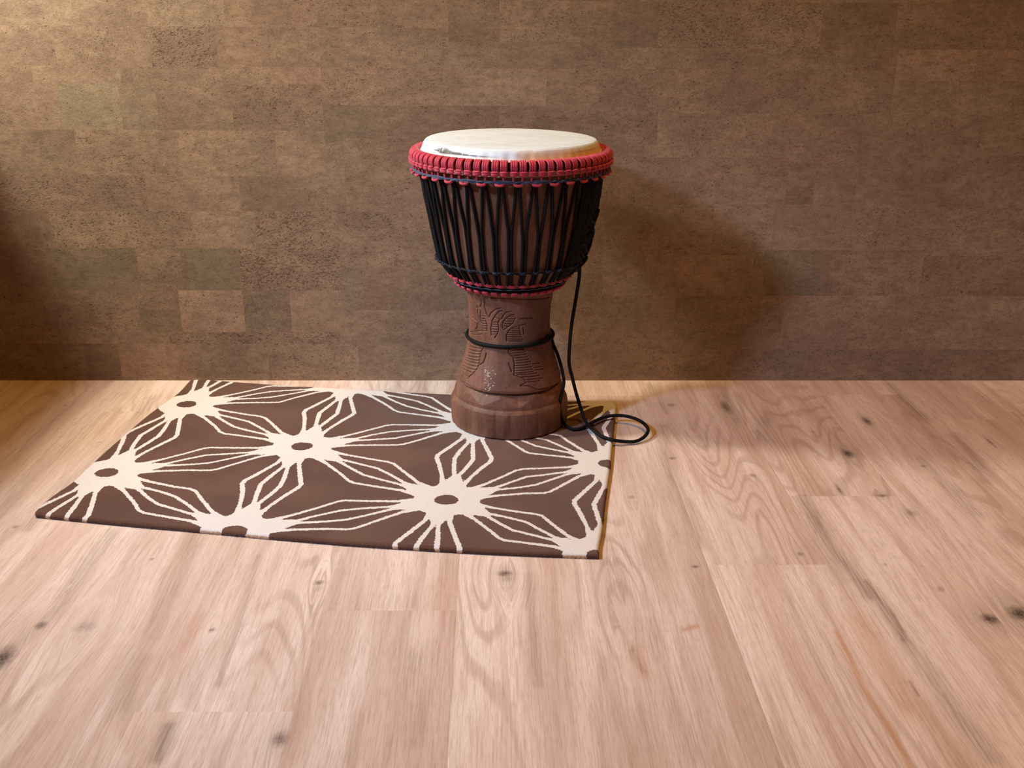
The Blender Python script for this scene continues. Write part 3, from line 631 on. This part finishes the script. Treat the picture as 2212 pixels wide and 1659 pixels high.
RED = rope_material('red_rope', srgb(138, 18, 40), srgb(222, 62, 92), .6, 250)
BLACK = rope_material('black_rope', srgb(5, 5, 7), srgb(14, 15, 20), .7, 220, .2, .0)
DUSK = rope_material('dusky_rope', srgb(10, 11, 18), srgb(46, 52, 74), .7, 220, .2, .05)
NAVY = rope_material('navy_rope', srgb(22, 28, 48), srgb(78, 92, 128), .6, 220, .3, .2)
DARK = rope_material('dark_wrapping', srgb(8, 6, 8), srgb(22, 16, 20), .9, 120, .1, .0)

def ring_pts(r, z, n=240, wob=0., k=9, rw=0.):
    return [cyl(t, r+rw*math.sin(k*t+1), z+wob*math.sin(k*t)) for t in np.linspace(-PI, PI, n, endpoint=False)]

# top ring: dark wrapped hoop and 72 red hitches
RC, RZ = .1795, .5480
mb = MB(); mb.tube(ring_pts(RC, RZ), .0078, 12, True); top_ring = mb.build('top_hoop', DARK, drum)
def frame(phi, r, z):                # local x tangent, y outward, z up
    return Matrix.Translation(Vector(cyl(phi, r, z))) @ Matrix.Rotation(phi, 4, 'Z') @ Matrix.Rotation(PI, 4, 'Z')
def hitch_mesh(seed):
    h = random.Random(seed); mb = MB(); a0 = h.uniform(-.0004, .0004)
    for x in (-.0043, 0, .0043):
        arc = [((x+a0)*(1-.12*math.cos(t)), .0098*math.cos(t), .0098*math.sin(t)) for t in np.linspace(D2R(150), D2R(-48), 16)]
        mb.tube(arc, .00235, 8)
    for dz, dr in ((-.0088, .0100), (-.0128, .0096)):
        mb.tube([(x, dr+.0012*math.cos(x/.0072*PI/2), dz+h.uniform(-.0003, .0003)-.0003*abs(x)/.006) for x in np.linspace(-.0068, .0068, 9)], [.0012, .0022, .0026, .0027, .0027, .0027, .0026, .0022, .0012], 8)
    mb.tube([(x0+.0006, y, z) for x0, y, z in ((0, .0080, -.0125), (.0002, .0068, -.017), (0, .0058, -.0215), (0, .0052, -.0265))], .0021, 8)
    return mb
protos = []
for i in range(72):
    ph = D2R(5.5+5*i+random.uniform(-.25, .25))
    if i < 4: o = hitch_mesh(i).build('rope_hitch', RED, top_ring); protos.append(o)
    else: o = protos[i % 4].copy(); C.objects.link(o); o.parent = top_ring
    o.matrix_local = frame(ph, RC, RZ)
# red loops that carry the tension rope, and the navy band laid through them
u_mb = MB(); u_mb.tube(spline([(-.0072, -.0030, .0085), (-.0074, -.0020, .0040), (-.0062, .0020, .0002), (0, .0034, -.0008), (.0062, .0020, .0002), (.0074, -.0020, .0040), (.0072, -.0030, .0085)], 26), [.0018]*6+[.0023]*2+[.0027]*10+[.0023]*2+[.0018]*6, 8)
u0 = None
for i in range(36):
    ph = D2R(3+10*i)
    if u0 is None: u0 = u_mb.build('rope_loop', RED, top_ring); o = u0
    else: o = u0.copy(); C.objects.link(o); o.parent = top_ring
    o.matrix_local = frame(ph, .1850, .5178)
mb = MB()
mb.tube([cyl(t, .1858+.0012*math.sin(36*t), .5218+.0013*math.sin(18*t)) for t in np.linspace(-PI, PI, 720, endpoint=False)], .0017, 8, True)
mb.tube([cyl(t, .1862-.0010*math.sin(36*t), .5228-.0013*math.sin(18*t)) for t in np.linspace(-PI, PI, 720, endpoint=False)], .0017, 8, True)
mb.build('navy_band', NAVY, drum)

# tension rope: 36 V-shaped pairs over the bowl
def strand(mb, pt, pb, side, seed):
    h = random.Random(seed); w0 = h.uniform(-.15, .15); pts = []
    for k, u in enumerate(np.linspace(0, 1, 26)):
        z = .5175+(.3220-.5175)*u; m_ = .50+.06*math.sin(seed*2.1)
        if u < m_: s_ = u/m_; a = (pt+side*.85)*(1-s_)+(pb-side*1.0)*s_
        else:
            s_ = (u-m_)/(1-m_); a = pb-side*(1.0+.55*s_*s_)
        a += w0*math.sin(u*PI)+.12*math.sin(u*9+seed)
        r = rad(z)+.0032+.004*max(0, .08-u)/.08+.0015*math.exp(-((u-.85)/.06)**2)
        pts.append(cyl(D2R(a), r, z))
    mb.tube(pts, .0028, 8)
for i in range(36):
    mb = MB(); top = 3+10*i
    strand(mb, top, top-4.5, -1, i*2); strand(mb, top, top+5.5, 1, i*2+1)
    mb.tube([cyl(D2R(top-1.2+2.4*s_), .1842+.002*math.sin(s_*PI), .5172+.0022*math.sin(s_*PI)) for s_ in np.linspace(0, 1, 7)], .0028, 8)
    mb.build('tension_rope', BLACK, drum)
# horizontal locking rope with little knots near the foot of the Vs
mb = MB(); mb.tube([cyl(t, rad(.350)+.0066+.0010*math.sin(36*t), .350+.0010*math.sin(36*t+1)) for t in np.linspace(-PI, PI, 720, endpoint=False)], .0022, 8, True)
lock = mb.build('locking_rope', BLACK, drum)
mb = MB()
for a, dz in ((-.0042, .0012), (.0, .0022), (.0042, .0012)): pass
mb.tube(spline([(-.0055, -.0010, .0016), (-.0028, .0022, -.0012), (0, .0028, .0016), (.0028, .0022, -.0012), (.0055, -.0010, .0016)], 16), .0019, 7)
k0 = None
for i in range(36):
    if k0 is None: k0 = mb.build('knot', DUSK, lock); o = k0
    else: o = k0.copy(); C.objects.link(o); o.parent = lock
    o.matrix_local = frame(D2R(-1.5+10*i), rad(.350)+.0078, .3502)

# bottom ring: dark hoop, red loops above, red hitches below, navy rope between
mb = MB(); mb.tube(ring_pts(.1045, .3085), .0068, 12, True); low_ring = mb.build('bottom_hoop', DARK, drum)
mb = MB(); mb.tube([cyl(t, .1145, .3115+.0004*math.sin(40*t)) for t in np.linspace(-PI, PI, 360, endpoint=False)], .0013, 6, True); mb.build('navy_thread', NAVY, low_ring)
ov = MB()
for dz in (-.0012, .0014): ov.tube([(x, .0016*math.cos(x/.0085*PI/2), dz*(1-.5*abs(x)/.0085)) for x in np.linspace(-.0085, .0085, 11)], [.0010, .0018, .0022, .0024, .0025, .0025, .0025, .0024, .0022, .0018, .0010], 8)
bl = MB()
for x in (-.0042, -.0005, .0035): bl.tube([(x, .0075*math.cos(t)-.001, .0068*math.sin(t)) for t in np.linspace(D2R(50), D2R(-95), 12)], .0021, 8)
bl.tube([(x, .0078, -.0012) for x in np.linspace(-.0062, .0055, 7)], [.0010, .0018, .0020, .0020, .0020, .0018, .0010], 8)
o0 = b0 = None
for i in range(36):
    ph = D2R(-.5+10*i+random.uniform(-.3, .3))
    if o0 is None: o0 = ov.build('rope_loop', RED, low_ring); b0 = bl.build('rope_hitch', RED, low_ring); o, q = o0, b0
    else:
        o = o0.copy(); C.objects.link(o); o.parent = low_ring; q = b0.copy(); C.objects.link(q); q.parent = low_ring
    o.matrix_local = frame(ph, .1205, .3205) @ Matrix.Rotation(D2R(-8), 4, 'Y')
    q.matrix_local = frame(ph+D2R(3.5), .1015, .3035)

# spare rope woven and wound in a bulky bundle over the right flank
mb = MB(); hr = random.Random(4)
for k in range(11):
    z0 = .452-.0112*k; c0, c1 = 58+hr.uniform(-6, 6)-k*.6, 108+hr.uniform(-6, 8); pts = []
    for s_ in np.linspace(0, 1, 30):
        a = c0+(c1-c0)*s_; z = z0+.010*math.sin(s_*PI*4+k)-.012*s_; bulge = math.sin(s_*PI)**.6
        pts.append(cyl(D2R(a), rad(z)+.0040+.0085*bulge*(.55+.45*math.sin(k*1.9)**2), z))
    mb.tube(pts, .0031, 8)
for k in range(16):
    a = 52+3.4*k+hr.uniform(-2, 2); pts = []
    for s_ in np.linspace(0, 1, 18):
        z = .500-.165*s_+hr.uniform(-.001, .001); pts.append(cyl(D2R(a+6*math.sin(s_*5+k)), rad(z)+.0060+.0035*math.sin(s_*7+k)*math.sin(s_*PI), z))
    mb.tube(pts, .0029, 8)
for k in range(30):
    a = 49+2.15*k+hr.uniform(-.6, .6); pts = []
    for s_ in np.linspace(0, 1, 16):
        z = .512-.185*s_; pts.append(cyl(D2R(a-3.0*s_+1.2*math.sin(s_*6+k)), rad(z)+.0042+.002*math.sin(s_*PI), z))
    mb.tube(pts, .0030, 8)
mb.build('spare_rope_bundle', BLACK, drum)

# waist cord and long tail that loops on the rug
mb = MB()
mb.tube([cyl(t, rad(.190)+.0036+.0008*math.sin(2*t), .1905+.0015*math.sin(t+.6)) for t in np.linspace(-PI, PI, 200, endpoint=False)], .0036, 10, True)
mb.build('waist_cord', BLACK, drum)
RT = RUG_T+.0040
tail = [on_y(1252, 572, 1.930), on_y(1251, 600, 1.930), on_y(1244, 645, 1.930), on_y(1235, 700, 1.930), on_y(1230.5, 745, 1.928), on_y(1229.5, 785, 1.926), on_y(1236, 815, 1.925), on_y(1245, 850, 1.925), on_y(1256, 886, 1.926),
 on_z(1266, 912, .020), on_z(1281, 929, RT+.004), on_z(1299, 942, RT+.001), on_z(1322, 950, RT), on_z(1345, 953.5, .008), on_z(1370, 954, .006), on_z(1390, 945, .008), on_z(1400, 930, .012), on_z(1393, 917, .014), on_z(1376, 906, .016), on_z(1350, 898.5, .018), on_z(1322, 898, .018), on_z(1298, 904, RT+.004), on_z(1276, 914, RT+.0045), on_z(1256, 925, RT),
 on_z(1237, 927, RT), on_z(1221, 918, RT+.002), on_y(1212, 901, 1.888), on_y(1209, 873, 1.890), on_y(1214, 848, 1.900), on_y(1218, 825, 1.912), on_y(1213, 795, 1.922), on_y(1204, 765, 1.930), on_y(1195, 744, 1.933), on_y(1190.5, 729, 1.930), on_y(1183, 727, 1.905)]
pts = spline([loc(p.x, p.y, p.z) for p in tail], 420)
mb = MB(); mb.tube(pts, .0035, 10); mb.build('tail_cord', BLACK, drum)
